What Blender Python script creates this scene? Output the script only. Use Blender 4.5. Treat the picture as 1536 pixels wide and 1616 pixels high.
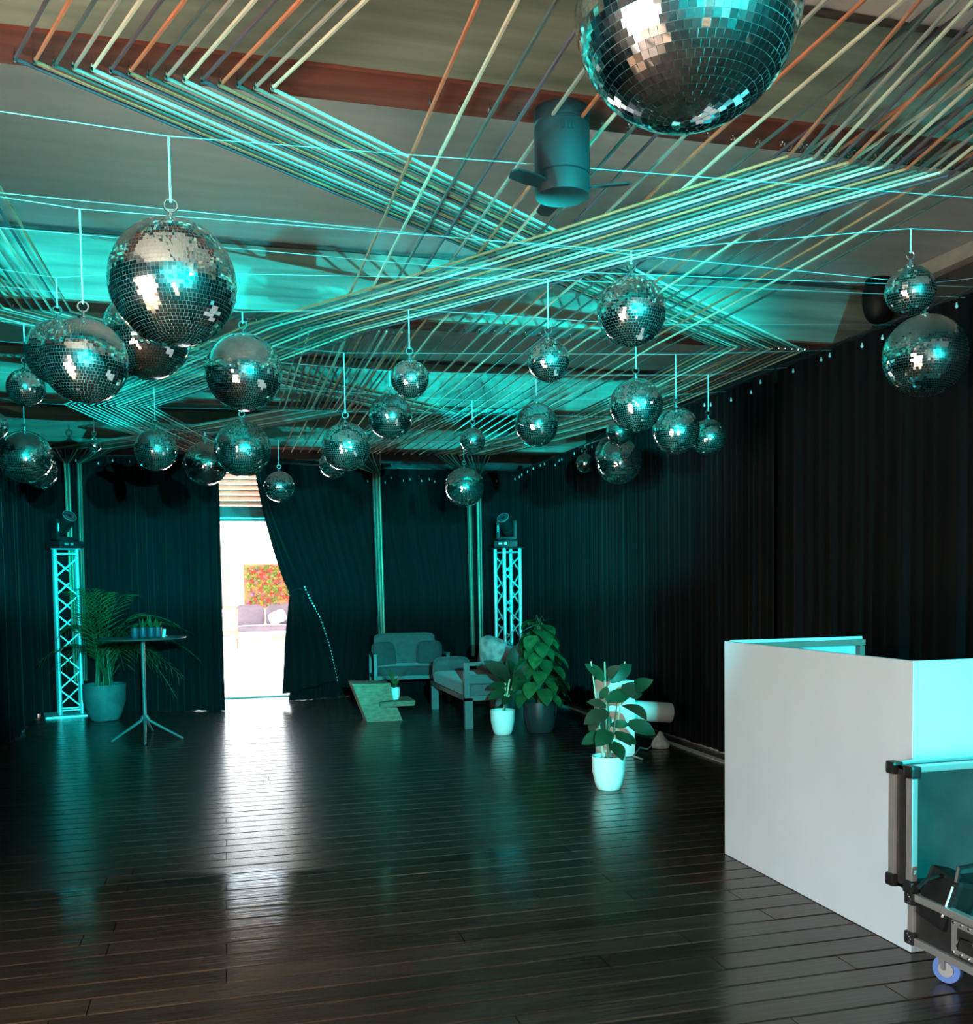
import bpy, bmesh, math, random
from mathutils import Vector, Matrix, Euler
random.seed(7)
for o in list(bpy.data.objects): bpy.data.objects.remove(o)
scene = bpy.context.scene
col = scene.collection
PI = math.pi

# ------------------------------------------------------------------ camera
FPX = 1538.0; YAW = math.radians(14.9); PITCH = math.atan(78/FPX); ROLL = 0.0145
CAM = Vector((0, 0, 1.5))
CF = Vector((math.sin(YAW)*math.cos(PITCH), math.cos(YAW)*math.cos(PITCH), -math.sin(PITCH)))
r0 = Vector((math.cos(YAW), -math.sin(YAW), 0)); u0 = r0.cross(CF)
CR = r0*math.cos(ROLL) - u0*math.sin(ROLL); CU = u0*math.cos(ROLL) + r0*math.sin(ROLL)
cd = bpy.data.cameras.new('camera'); cam = bpy.data.objects.new('camera', cd); col.objects.link(cam)
m = Matrix.Identity(4)
for i in range(3):
    m[i][0] = CR[i]; m[i][1] = CU[i]; m[i][2] = -CF[i]; m[i][3] = CAM[i]
cam.matrix_world = m
cd.sensor_fit = 'HORIZONTAL'; cd.sensor_width = 36; cd.lens = 36*FPX/1536; cd.shift_y = 192/1536
cd.clip_start = .05; cd.clip_end = 300
scene.camera = cam
def ray(x, y): return CF + CR*((x-768)/FPX) - CU*((y-1000)/FPX)
def atZ(x, y, z): d = ray(x, y); return CAM + d*((z-CAM.z)/d.z)
def atY(x, y, Y): d = ray(x, y); return CAM + d*(Y/d.y)
def atD(x, y, D): return CAM + ray(x, y)*D

# ------------------------------------------------------------------ world, sun, lamps, exposure
w = bpy.data.worlds.new('world'); scene.world = w; w.use_nodes = True
nt = w.node_tree; bg = nt.nodes['Background']
sk = nt.nodes.new('ShaderNodeTexSky'); sk.sky_type = 'NISHITA'; sk.sun_disc = False
sk.sun_elevation = math.radians(52); sk.sun_rotation = math.radians(200); sk.air_density = 1.0; sk.dust_density = 4.0
mxw = nt.nodes.new('ShaderNodeMix'); mxw.data_type = 'RGBA'; mxw.blend_type = 'MULTIPLY'; mxw.inputs[0].default_value = 1; mxw.inputs[7].default_value = (1, .88, .72, 1)
nt.links.new(sk.outputs[0], mxw.inputs[6]); nt.links.new(mxw.outputs[2], bg.inputs[0]); bg.inputs[1].default_value = 3.7
sd = bpy.data.lights.new('sun', 'SUN'); sd.energy = 28; sd.color = (1, .87, .72); sd.angle = math.radians(.6)
so = bpy.data.objects.new('sun', sd); col.objects.link(so)
so.rotation_euler = Vector((.3, .5, -.8)).to_track_quat('-Z', 'Y').to_euler()
def spot(name, loc, target, power, color, angle, blend=.6, size=.08):
    d = bpy.data.lights.new(name, 'SPOT'); d.energy = power; d.color = color; d.spot_size = math.radians(angle)
    d.spot_blend = blend; d.shadow_soft_size = size
    o = bpy.data.objects.new(name, d); col.objects.link(o); o.location = loc
    o.rotation_euler = (Vector(target)-Vector(loc)).to_track_quat('-Z', 'Y').to_euler()
    return o
CYAN = (0.0, .80, .84)
LAMPS = [(2.6, -2.2, 2.1), (-.2, -2.2, 2.1), (1.2, -2.2, 2.1)]      # added flags built further down cut these beams
spot('cyan_ceiling_spot', LAMPS[0], (-.4, 6.0, 2.5), 6300, CYAN, 58, .3, .010)
spot('cyan_ceiling_spot', LAMPS[1], (.2, 6.0, 2.5), 6300, CYAN, 44, .3, .010)  # extra spot added to soften rope shadows on the beams
spot('cyan_ceiling_spot', LAMPS[2], (.2, 6.0, 2.5), 6300, CYAN, 48, .3, .010)  # another added spot, evens out the second beam
spot('stage_lamp_floor', (.3, -2.2, 2.2), (.85, 6.0, 1.45), 12000, CYAN, 31, .25, .05)
spot('added_cyan_fill', (3.6, -2.6, 2.0), (3.2, 3.3, 1.15), 3000, CYAN, 50, 1.0, .05)  # added cyan fill for the booth front and nearest beam
spot('moving_head_beam', (3.2, 12.2, 2.3), (1.9, 6, 3.38), 4000, CYAN, 18, .4, .06)
spot('moving_head_beam', (-1.5, 11.9, 2.3), (-.2, 6, 3.38), 4000, CYAN, 18, .4, .06)
def portal(loc, rot, sx, sy):
    d = bpy.data.lights.new('daylight_portal', 'AREA'); d.shape = 'RECTANGLE'; d.size = sx; d.size_y = sy
    o = bpy.data.objects.new('daylight_portal', d); col.objects.link(o); o.location = loc; o.rotation_euler = rot
    d.cycles.is_portal = True
portal((.675, -3.55, 1.15), (PI/2, 0, 0), .55, 2.3)
portal((-2.45, .8, 1.15), (PI/2, 0, -PI/2), 2.8, 2.3)
vs = scene.view_settings; vs.view_transform = 'Standard'; vs.look = 'None'; vs.exposure = .15; vs.gamma = 1; vs.use_curve_mapping = False

# ------------------------------------------------------------------ materials
M = {}
def mat(name, color, rough=.5, metal=0, var=.15, scale=8, stretch=(1, 1, 1), bump=0, bscale=None, sheen=0, spec=.5, coord='Object', rand=0, trans=0, color2=None):
    mt = bpy.data.materials.new(name); mt.use_nodes = True; n = mt.node_tree.nodes; l = mt.node_tree.links
    b = n['Principled BSDF']; b.inputs['Roughness'].default_value = rough; b.inputs['Metallic'].default_value = metal
    b.inputs['Specular IOR Level'].default_value = spec
    if sheen: b.inputs['Sheen Weight'].default_value = sheen; b.inputs['Sheen Roughness'].default_value = .4
    if trans: b.inputs['Transmission Weight'].default_value = trans
    tc = n.new('ShaderNodeTexCoord'); mp = n.new('ShaderNodeMapping'); mp.inputs['Scale'].default_value = stretch
    if coord == 'World':
        g = n.new('ShaderNodeNewGeometry'); l.new(g.outputs['Position'], mp.inputs[0])
    else: l.new(tc.outputs[coord], mp.inputs[0])
    nz = n.new('ShaderNodeTexNoise'); nz.inputs['Scale'].default_value = scale; nz.inputs['Detail'].default_value = 5
    l.new(mp.outputs[0], nz.inputs[0])
    cr = n.new('ShaderNodeValToRGB'); cr.color_ramp.elements[0].position = .3; cr.color_ramp.elements[1].position = .7
    c2 = color2 or [min(1, c*(1+var)) for c in color]; c1 = color if color2 else [c*(1-var) for c in color]
    cr.color_ramp.elements[0].color = (*c1, 1); cr.color_ramp.elements[1].color = (*c2, 1)
    l.new(nz.outputs[0], cr.inputs[0]); out = cr.outputs[0]
    if rand:
        oi = n.new('ShaderNodeObjectInfo'); hs = n.new('ShaderNodeHueSaturation')
        mr = n.new('ShaderNodeMapRange'); mr.inputs[3].default_value = 1-rand; mr.inputs[4].default_value = 1+rand
        l.new(oi.outputs['Random'], mr.inputs[0]); l.new(mr.outputs[0], hs.inputs['Value']); l.new(out, hs.inputs['Color']); out = hs.outputs[0]
    l.new(out, b.inputs['Base Color'])
    if bump:
        nb = n.new('ShaderNodeTexNoise'); nb.inputs['Scale'].default_value = bscale or scale*3; nb.inputs['Detail'].default_value = 4
        l.new(mp.outputs[0], nb.inputs[0])
        bp = n.new('ShaderNodeBump'); bp.inputs['Strength'].default_value = bump; bp.inputs['Distance'].default_value = .01
        l.new(nb.outputs[0], bp.inputs['Height']); l.new(bp.outputs[0], b.inputs['Normal'])
    M[name] = mt; return mt

mat('beam_wood', (.095, .13, .105), .7, var=.0, spec=.2, color2=(.205, .25, .20), scale=2.2, stretch=(.5, 6, 7), bump=.15, coord='World')
mat('beam_underside_shade', (.15, .042, .03), .9, spec=.05, var=.25, scale=4, stretch=(.5, 5, 5), coord='World')  # shade and warm light on the beam undersides, put into the colour
mat('ceiling_cloth', (.62, .58, .54), .85, var=.08, scale=2.5, stretch=(.5, 4, 1), bump=.25, bscale=5, coord='World')
mat('wall_dark', (.05, .05, .05), .8)
mat('wall_pale', (.55, .52, .48), .8)
mat('velvet', (.0048, .0052, .006), .9, var=.35, scale=14, stretch=(4, 4, .15), sheen=.05, spec=.08)
mat('subfloor', (.008, .007, .006), .7)
mat('chrome', (.8, .8, .8), .15, 1, var=.05)
mat('wire', (.4, .42, .42), .4, .3)
mat('cord_white', (.7, .7, .68), .7)
mat('grout', (.34, .33, .31), .4, .3)
mat('black_metal', (.02, .022, .024), .38, .3)
mat('black_plastic', (.008, .009, .010), .5, spec=.25)
mat('dark_blade', (.012, .013, .014), .6, spec=.15)
mat('alu', (.62, .63, .64), .36, .75, var=.06)
mat('truss_alu', (.66, .68, .7), .38, .45, var=.06)
mat('white_panel', (.62, .74, .86), .32, var=.03, scale=2)
mat('panel_wood', (.22, .2, .17), .6)
mat('case_black', (.018, .018, .02), .5, var=.5, scale=30)
mat('case_foam', (.03, .033, .033), .75, var=.35, scale=6, bump=.3)
mat('white_pot', (.78, .78, .76), .35, var=.04)
mat('grey_pot', (.09, .10, .10), .6, var=.3, scale=6)
mat('black_pot', (.02, .02, .022), .3, var=.3)
mat('soil', (.025, .018, .012), .95, var=.5, scale=40, bump=.6)
mat('leaf_palm', (.02, .07, .022), .5, var=.35, scale=3, spec=.2)
mat('leaf_pothos', (.010, .06, .022), .27, var=.0, spec=.5, color2=(.03, .13, .04), scale=14, rand=.3)
mat('leaf_rubber', (.012, .040, .018), .42, var=.35, scale=5, rand=.3, spec=.2)
mat('leaf_brown', (.04, .03, .018), .45, var=.3, scale=5, spec=.2)
mat('leaf_thin', (.05, .11, .035), .4, var=.4, scale=10, rand=.2)
mat('stem_green', (.035, .06, .018), .5, var=.3)
mat('stem_brown', (.10, .075, .045), .7, var=.3)
mat('cane', (.5, .43, .28), .6)
mat('osb', (.11, .085, .05), .7, var=.0, color2=(.25, .19, .11), scale=26, stretch=(.5, 1, 1.6), bump=.3)
mat('sofa_frame', (.085, .09, .09), .45, .2, var=.08)
mat('cushion_grey', (.075, .076, .08), .9, var=.15, scale=20, sheen=.2)
mat('cushion_dark', (.05, .052, .055), .9, var=.15, scale=20, sheen=.2)
mat('cushion_light', (.55, .55, .53), .9, var=.0, color2=(.14, .14, .14), scale=9, sheen=.1)
mat('table_grey', (.10, .10, .10), .4, .2)
mat('tin_blue', (.03, .05, .08), .45, var=.2)
mat('paper', (.7, .7, .7), .8)
mat('plastic_clear', (.45, .5, .5), .25, var=.2, scale=20)
mat('blue_rubber', (.10, .22, .62), .45)
mat('blue_plug', (.03, .09, .65), .4)
mat('caster_grey', (.35, .36, .38), .4, .4)
mat('lens_glass', (.03, .05, .06), .05)
mat('label_white', (.75, .75, .75), .6)
mat('pale_trim', (.42, .38, .33), .6)
mat('dark_trim', (.04, .034, .03), .6)
mat('strip', (.32, .30, .28), .5)
mat('slat_wood', (.55, .33, .22), .6)
mat('frame_dark', (.10, .09, .085), .5)
mat('paving', (.80, .74, .66), .8, var=.06, scale=1, coord='World')
mat('lavender', (.085, .068, .10), .9, sheen=.2)
mat('garden_white', (.5, .5, .5), .6)
mat('garden_wall', (.8, .78, .74), .8)
mat('wicker', (.16, .12, .09), .8)
mat('hedge', (.10, .17, .04), .8, var=.5, scale=6)
mat('petal_red', (0.3, 0.02, 0.024), .6); mat('petal_yellow', (0.288, 0.2, 0.02), .6); mat('petal_pink', (0.28, 0.08, 0.1), .6); mat('petal_green', (0.08, 0.14, 0.024), .6); mat('petal_violet', (0.12, 0.048, 0.16), .6)
mat('flower_back', (.18, .10, .04), .8, var=.4)
mat('bulb_glass', (.7, .75, .75), .1, var=.02)
mat('chain_bead', (.5, .55, .55), .4, .4)
mat('rope_plum', (.055, .035, .045), .85); mat('rope_terracotta', (.36, .11, .045), .85); mat('rope_charcoal', (.045, .055, .045), .85)
mat('rope_taupe', (.22, .20, .16), .85); mat('rope_cream', (.50, .46, .33), .85)
mt = bpy.data.materials.new('mirror'); mt.use_nodes = True; n = mt.node_tree.nodes; l = mt.node_tree.links
n.remove(n['Principled BSDF']); g1 = n.new('ShaderNodeBsdfGlossy'); g2 = n.new('ShaderNodeBsdfGlossy'); mx = n.new('ShaderNodeMixShader')
g1.inputs['Roughness'].default_value = .03; g1.inputs['Color'].default_value = (.88, .88, .87, 1)
g2.inputs['Roughness'].default_value = .28; g2.inputs['Color'].default_value = (.8, .8, .8, 1); mx.inputs[0].default_value = .05
l.new(g1.outputs[0], mx.inputs[1]); l.new(g2.outputs[0], mx.inputs[2]); l.new(mx.outputs[0], n['Material Output'].inputs[0]); M['mirror'] = mt

# floor boards: dark stained wood, satin; a wet patch with its own outline near the camera
def floor_mat():
    mt = bpy.data.materials.new('floor_board'); mt.use_nodes = True; n = mt.node_tree.nodes; l = mt.node_tree.links
    b = n['Principled BSDF']; b.inputs['Specular IOR Level'].default_value = .45; b.inputs['Specular Tint'].default_value = (1, .74, .52, 1); g = n.new('ShaderNodeNewGeometry')
    mp = n.new('ShaderNodeMapping'); mp.inputs['Scale'].default_value = (1.2, 22, 1); l.new(g.outputs['Position'], mp.inputs[0])
    nz = n.new('ShaderNodeTexNoise'); nz.inputs['Scale'].default_value = 2.0; nz.inputs['Detail'].default_value = 6; l.new(mp.outputs[0], nz.inputs[0])
    cr = n.new('ShaderNodeValToRGB'); cr.color_ramp.elements[0].position = .3; cr.color_ramp.elements[1].position = .75
    cr.color_ramp.elements[0].color = (.017, .012, .0095, 1); cr.color_ramp.elements[1].color = (.050, .034, .026, 1); l.new(nz.outputs[0], cr.inputs[0])
    oi = n.new('ShaderNodeObjectInfo'); hs = n.new('ShaderNodeHueSaturation'); mr = n.new('ShaderNodeMapRange'); mr.inputs[3].default_value = .75; mr.inputs[4].default_value = 1.3
    l.new(oi.outputs['Random'], mr.inputs[0]); l.new(mr.outputs[0], hs.inputs['Value']); l.new(cr.outputs[0], hs.inputs['Color']); l.new(hs.outputs[0], b.inputs['Base Color'])
    # wet mask
    sx = n.new('ShaderNodeSeparateXYZ'); l.new(g.outputs['Position'], sx.inputs[0])
    n2 = n.new('ShaderNodeTexNoise'); n2.inputs['Scale'].default_value = 1.1; n2.inputs['Detail'].default_value = 4; l.new(g.outputs['Position'], n2.inputs[0])
    ma = n.new('ShaderNodeMath'); ma.operation = 'MULTIPLY_ADD'; ma.inputs[1].default_value = .7; l.new(n2.outputs[0], ma.inputs[0]); l.new(sx.outputs['Y'], ma.inputs[2])
    mb = n.new('ShaderNodeMapRange'); mb.inputs[1].default_value = 5.52; mb.inputs[2].default_value = 5.62; l.new(ma.outputs[0], mb.inputs[0])
    mc = n.new('ShaderNodeMapRange'); mc.interpolation_type = 'SMOOTHSTEP'; mc.inputs[1].default_value = 1.1; mc.inputs[2].default_value = 2.3; l.new(sx.outputs['X'], mc.inputs[0])
    mm = n.new('ShaderNodeMath'); mm.operation = 'MAXIMUM'; l.new(mb.outputs[0], mm.inputs[0]); l.new(mc.outputs[0], mm.inputs[1])
    rr = n.new('ShaderNodeMapRange'); rr.inputs[3].default_value = .10; rr.inputs[4].default_value = .25; l.new(mm.outputs[0], rr.inputs[0])
    l.new(rr.outputs[0], b.inputs['Roughness'])
    bp = n.new('ShaderNodeBump'); bp.inputs['Strength'].default_value = .12; bp.inputs['Distance'].default_value = .01; l.new(nz.outputs[0], bp.inputs['Height']); l.new(bp.outputs[0], b.inputs['Normal'])
    M['floor_board'] = mt
floor_mat()

# ------------------------------------------------------------------ mesh helpers
class MB:
    def __init__(s): s.v = []; s.f = []
    def add(s, vs, fs):
        k = len(s.v); s.v += [tuple(x) for x in vs]; s.f += [tuple(i+k for i in f) for f in fs]; return s
    def box(s, c, d, rot=None):
        c = Vector(c); hx, hy, hz = d[0]/2, d[1]/2, d[2]/2
        vs = [Vector((a*hx, b*hy, e*hz)) for e in (-1, 1) for b in (-1, 1) for a in (-1, 1)]
        if rot is not None:
            R = Euler(rot).to_matrix() if not isinstance(rot, Matrix) else rot
            vs = [R @ x for x in vs]
        return s.add([x+c for x in vs], [(0, 2, 3, 1), (4, 5, 7, 6), (0, 1, 5, 4), (2, 6, 7, 3), (0, 4, 6, 2), (1, 3, 7, 5)])
    def bbox(s, c, d, r=.01):      # box with chamfered edges
        bm = bmesh.new(); bmesh.ops.create_cube(bm, size=1)
        for v in bm.verts: v.co = Vector((v.co.x*d[0], v.co.y*d[1], v.co.z*d[2]))
        bmesh.ops.bevel(bm, geom=bm.edges[:], offset=r, segments=2, affect='EDGES', profile=.7)
        bm.verts.index_update()
        s.add([v.co+Vector(c) for v in bm.verts], [[v.index for v in f.verts] for f in bm.faces]); bm.free(); return s
    def tube(s, pts, r, n=6, caps=True):
        pts = [Vector(p) for p in pts]; rs = r if isinstance(r, (list, tuple)) else [r]*len(pts); rings = []; prev = None
        for i, p in enumerate(pts):
            t = (pts[min(i+1, len(pts)-1)]-pts[max(i-1, 0)]).normalized()
            if prev is None:
                a = Vector((0, 0, 1)) if abs(t.z) < .9 else Vector((1, 0, 0)); a = (a - t*a.dot(t)).normalized()
            else: a = (prev - t*prev.dot(t)).normalized()
            prev = a; b = t.cross(a)
            rings.append([p + (a*math.cos(2*PI*k/n)+b*math.sin(2*PI*k/n))*rs[i] for k in range(n)])
        vs = [x for rg in rings for x in rg]; fs = []
        for i in range(len(pts)-1):
            for k in range(n): fs.append((i*n+k, i*n+(k+1) % n, (i+1)*n+(k+1) % n, (i+1)*n+k))
        if caps: fs.append(tuple(range(n-1, -1, -1))); fs.append(tuple((len(pts)-1)*n+k for k in range(n)))
        return s.add(vs, fs)
    def lathe(s, prof, n=24, c=(0, 0, 0)):
        c = Vector(c); vs = [c+Vector((r*math.cos(2*PI*k/n), r*math.sin(2*PI*k/n), z)) for r, z in prof for k in range(n)]; fs = []
        for i in range(len(prof)-1):
            for k in range(n): fs.append((i*n+k, i*n+(k+1) % n, (i+1)*n+(k+1) % n, (i+1)*n+k))
        if prof[0][0] > 1e-4: fs.append(tuple(range(n-1, -1, -1)))
        if prof[-1][0] > 1e-4: fs.append(tuple((len(prof)-1)*n+k for k in range(n)))
        return s.add(vs, fs)
    def torus(s, c, R, r, axis='Y', n=14, k=6):
        pts = []
        for i in range(n+1):
            a = 2*PI*i/n
            if axis == 'Y': pts.append(Vector(c)+Vector((R*math.cos(a), 0, R*math.sin(a))))
            elif axis == 'X': pts.append(Vector(c)+Vector((0, R*math.cos(a), R*math.sin(a))))
            else: pts.append(Vector(c)+Vector((R*math.cos(a), R*math.sin(a), 0)))
        return s.tube(pts, r, k, False)
    def prism(s, poly, y0, y1):    # poly in XZ, extruded along Y
        n = len(poly); vs = [(x, y0, z) for x, z in poly]+[(x, y1, z) for x, z in poly]
        fs = [tuple(range(n)), tuple(range(2*n-1, n-1, -1))]+[(i, i+n, (i+1) % n+n, (i+1) % n) for i in range(n)]
        return s.add(vs, fs)
    def grid(s, rows):             # rows of equal-length point lists
        n = len(rows[0]); return s.add([p for r in rows for p in r], [(i*n+k, i*n+k+1, (i+1)*n+k+1, (i+1)*n+k) for i in range(len(rows)-1) for k in range(n-1)])
    def cushion(s, c, d, rot=None, p=4.0, nu=20, nv=12, e1=.5):   # rounded superellipsoid pad
        R = Euler(rot).to_matrix() if rot is not None else Matrix.Identity(3)
        def se(a, e): return math.copysign(abs(a)**e, a)
        e2 = 2/p
        rows = []
        for i in range(nv+1):
            ph = -PI/2+PI*i/nv
            rows.append([Vector(c)+R @ Vector((d[0]/2*se(math.cos(ph), e1)*se(math.cos(2*PI*k/nu), e2), d[1]/2*se(math.cos(ph), e1)*se(math.sin(2*PI*k/nu), e2), d[2]/2*se(math.sin(ph), e1))) for k in range(nu+1)])
        return s.grid(rows)
    def mesh(s, name, m):
        me = bpy.data.meshes.new(name); me.from_pydata(s.v, [], s.f); me.update()
        if m: me.materials.append(M[m])
        return me
    def build(s, name, m, parent=None, smooth=False, fix=True):
        me = s.mesh(name, m)
        if fix:
            bm = bmesh.new(); bm.from_mesh(me); bmesh.ops.recalc_face_normals(bm, faces=bm.faces); bm.to_mesh(me); bm.free()
        if smooth:
            for p in me.polygons: p.use_smooth = True
            try: me.set_sharp_from_angle(angle=math.radians(38))
            except Exception: pass
        return link(name, me, parent)
def link(name, me, parent=None):
    o = bpy.data.objects.new(name, me); col.objects.link(o)
    if parent: o.parent = parent
    return o
def tag(o, label=None, cat=None, group=None, kind=None):
    if label: o['label'] = label
    if cat: o['category'] = cat
    if group: o['group'] = group
    if kind: o['kind'] = kind
    return o
def thing(name, label, cat, loc=(0, 0, 0), rz=0, group=None):
    o = link(name, None); o.location = loc; o.rotation_euler = (0, 0, rz); o.empty_display_size = .1
    return tag(o, label, cat, group)
def struct(name, label, cat='structure', empty=False, mb=None, m=None):
    o = link(name, None) if empty else mb.build(name, m)
    return tag(o, label, cat, kind='structure')
ORD = ['first', 'second', 'third', 'fourth', 'fifth', 'sixth', 'seventh', 'eighth', 'ninth', 'tenth', 'eleventh', 'twelfth', 'thirteenth', 'fourteenth', 'fifteenth', 'sixteenth', 'seventeenth', 'eighteenth', 'nineteenth', 'twentieth', 'twenty-first', 'twenty-second', 'twenty-third', 'twenty-fourth']

# ------------------------------------------------------------------ room shell
XL, XR, YR, YB = -2.40, 4.5, -3.5, 13.7
ZB, ZC = 3.10, 3.50
fl = struct('floor', 'dark stained hardwood plank floor with a wet patch', 'floor', mb=MB().box(((XL+XR)/2, (YR+YB)/2, -.06), (XR-XL+.1, YB-YR, .06)), m='subfloor')
BW = .1455; rows = int((YB-YR)/BW)
pm = MB()      # unit board, top at z 0, chamfered long edges
pm.add([(-.5, -.5, -.03), (.5, -.5, -.03), (.5, .5, -.03), (-.5, .5, -.03), (-.5, -.5, -.004), (.5, -.5, -.004), (.5, .5, -.004), (-.5, .5, -.004), (-.5, -.47, 0), (.5, -.47, 0), (.5, .47, 0), (-.5, .47, 0)],
       [(0, 1, 5, 4), (2, 3, 7, 6), (1, 2, 6, 5), (3, 0, 4, 7), (4, 5, 9, 8), (6, 7, 11, 10), (5, 6, 10, 9), (7, 4, 8, 11), (8, 9, 10, 11)])
plank_me = pm.mesh('plank', 'floor_board'); rest = MB()
for r in range(rows):
    y = YR+BW*(r+.5)
    if 2.3 < y < 6.6: j0 = -.42 if r % 2 else .06
    else: j0 = random.uniform(-.6, .6)
    xs = [XL]; x = j0-4.8
    while x < XR:
        if x > XL+.15: xs.append(x)
        x += 2.05+(.3 if r % 3 else 0)
    if XR-xs[-1] > .1: xs.append(XR)
    else: xs[-1] = XR
    for a, b in zip(xs, xs[1:]):
        L = b-a-.004; Wd = BW-.0065; dz = random.uniform(-.0012, 0)
        if 2.3 < y < 8.2:
            o = link('plank', plank_me, fl); o.location = ((a+b)/2, y, dz); o.scale = (L, Wd, 1)
        else:
            rest.add([(v[0]*L+(a+b)/2, v[1]*Wd+y, v[2]+dz) for v in pm.v], pm.f)
tag(rest.build('far_planks', 'floor_board', fl), kind='stuff')

ceil = struct('ceiling', 'grey stretched cloth ceiling between the beams', 'ceiling', empty=True)
YBM = [-2.5, .31, 3.11, 5.90, 8.68, 11.45]
edges = [YR]+[y+.1 for y in YBM]+[YB]
for i, (a, b) in enumerate(zip(edges, edges[1:])):
    nx, ny = 40, 14; rws = []
    for j in range(ny+1):
        t = j/ny; y = a+(b-a)*t
        rws.append([(XL+(XR-XL)*k/nx, y, ZC+.012-.03*math.sin(PI*t)+.006*math.sin(k*1.7+j*.6)) for k in range(nx+1)])
    MB().grid(rws).build('ceiling_panel', 'ceiling_cloth', ceil, True)
MB().box(((XL+XR)/2, (YR+YB)/2, ZC+.14), (XR-XL+.6, YB-YR+.6, .1)).build('roof_deck', 'wall_dark', ceil)
BEAM = []
bl = ['glulam ceiling beam behind the camera', 'glulam ceiling beam above the camera', 'nearest glulam beam across the top with reddish underside', 'second glulam ceiling beam, lit teal', 'third glulam ceiling beam further back', 'farthest glulam ceiling beam by the curtain']
for i, y in enumerate(YBM):
    b = struct(f'trim_{i+1}', bl[i], 'beam', mb=MB().box(((XL+XR)/2, y+.1, (ZB+.012+ZC)/2), (XR-XL, .2, ZC-ZB-.012)), m='beam_wood'); BEAM.append(b)
    MB().box(((XL+XR)/2, y+.1, ZB+.006), (XR-XL, .204, .012)).build('shaded_underside', 'beam_underside_shade', b)  # thin strip carrying the painted underside shade
    MB().box(((XL+XR)/2, y-.008, ZC-.012), (XR-XL, .016, .02)).build('cloth_batten', 'dark_trim', b)
# walls
wr = MB(); wr.box((XR+.06, (YR+YB)/2, (.35+ZC)/2), (.1, YB-YR, ZC-.35))
segs = [(YR, 7.42), (7.98, 10.55), (10.95, YB)]
for a, b in segs: wr.box((XR+.06, (a+b)/2, .175), (.1, b-a, .35))
struct('wall_right', 'dark wall behind the long black curtain', 'wall', mb=wr, m='wall_dark')
struct('wall_left', 'dark wall behind the left black curtain', 'wall', mb=MB().box((XL-.06, (2.2+YB)/2, ZC/2), (.1, YB-2.2, ZC)).box((XL-.06, (YR-.6)/2, ZC/2), (.1, YR*-1-.6, ZC)).box((XL-.06, .8, (2.3+ZC)/2), (.1, 2.8, ZC-2.3)), m='wall_dark')
D0, D1 = -.5, 1.75
wb = MB(); wb.box(((XL+D0)/2, YB+.05, ZC/2), (D0-XL, .1, ZC)); wb.box(((D1+XR)/2, YB+.05, ZC/2), (XR-D1, .1, ZC)); wb.box(((D0+D1)/2, YB+.05, 3.32), (D1-D0, .1, .36))
struct('wall_back', 'dark back wall behind the curtain with garden doorway', 'wall', mb=wb, m='wall_dark')
rw = MB(); O0, O1, OZ = .4, .95, 2.3
rw.box(((XL+O0)/2, YR-.05, ZC/2), (O0-XL, .1, ZC)); rw.box(((O1+XR)/2, YR-.05, ZC/2), (XR-O1, .1, ZC)); rw.box(((O0+O1)/2, YR-.05, (OZ+ZC)/2), (O1-O0, .1, ZC-OZ))
struct('wall_front', 'pale wall with wide open entrance behind the viewer', 'wall', mb=rw, m='wall_pale')
d1 = struct('door_1', 'open garden doorway with slatted transom above dark rail', 'door', empty=True)
MB().box(((D0+D1)/2, YB+.03, 2.50), (D1-D0, .12, .20)).build('transom_rail', 'frame_dark', d1)
MB().box(((D0+D1)/2, YB-.04, 2.44), (D1-D0, .02, .015)).build('rail_lip', 'alu', d1)
for k in range(7):
    MB().box(((D0+D1)/2, YB+.06, 2.65+k*.075), (D1-D0, .09, .018), (math.radians(-28), 0, 0)).build('slat', 'slat_wood', d1)
for x in (D0+.03, D1-.03): MB().box((x, YB+.02, 1.55), (.06, .12, 3.1)).build('door_jamb', 'frame_dark', d1)
MB().box(((D0+D1)/2, YB-.03, .008), (D1-D0, .12, .016)).build('threshold', 'strip', d1)
# trim along the right wall
t = struct('trim_7', 'dark wall plate with pale strip above the right curtain', 'trim', mb=MB().box((XR-.07, (YR+YB)/2, 3.24), (.14, YB-YR, .28)), m='dark_trim')
MB().box((XR-.10, (YR+YB)/2, 3.435), (.2, YB-YR, .09)).build('pale_strip', 'pale_trim', t)
struct('baseboard_right', 'thin metal floor strip along the right curtain', 'baseboard', mb=MB().box((3.93, (YR+YB)/2, .008), (.06, YB-YR, .012)), m='strip')

struct('trim_8', 'pale strip added outside the right curtain to show leaking daylight', 'trim', mb=MB().box((4.31, (YR+YB)/2, .008), (.36, YB-YR, .012)), m='garden_white')  # pale strip added so daylight shows under the curtain hem
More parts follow.
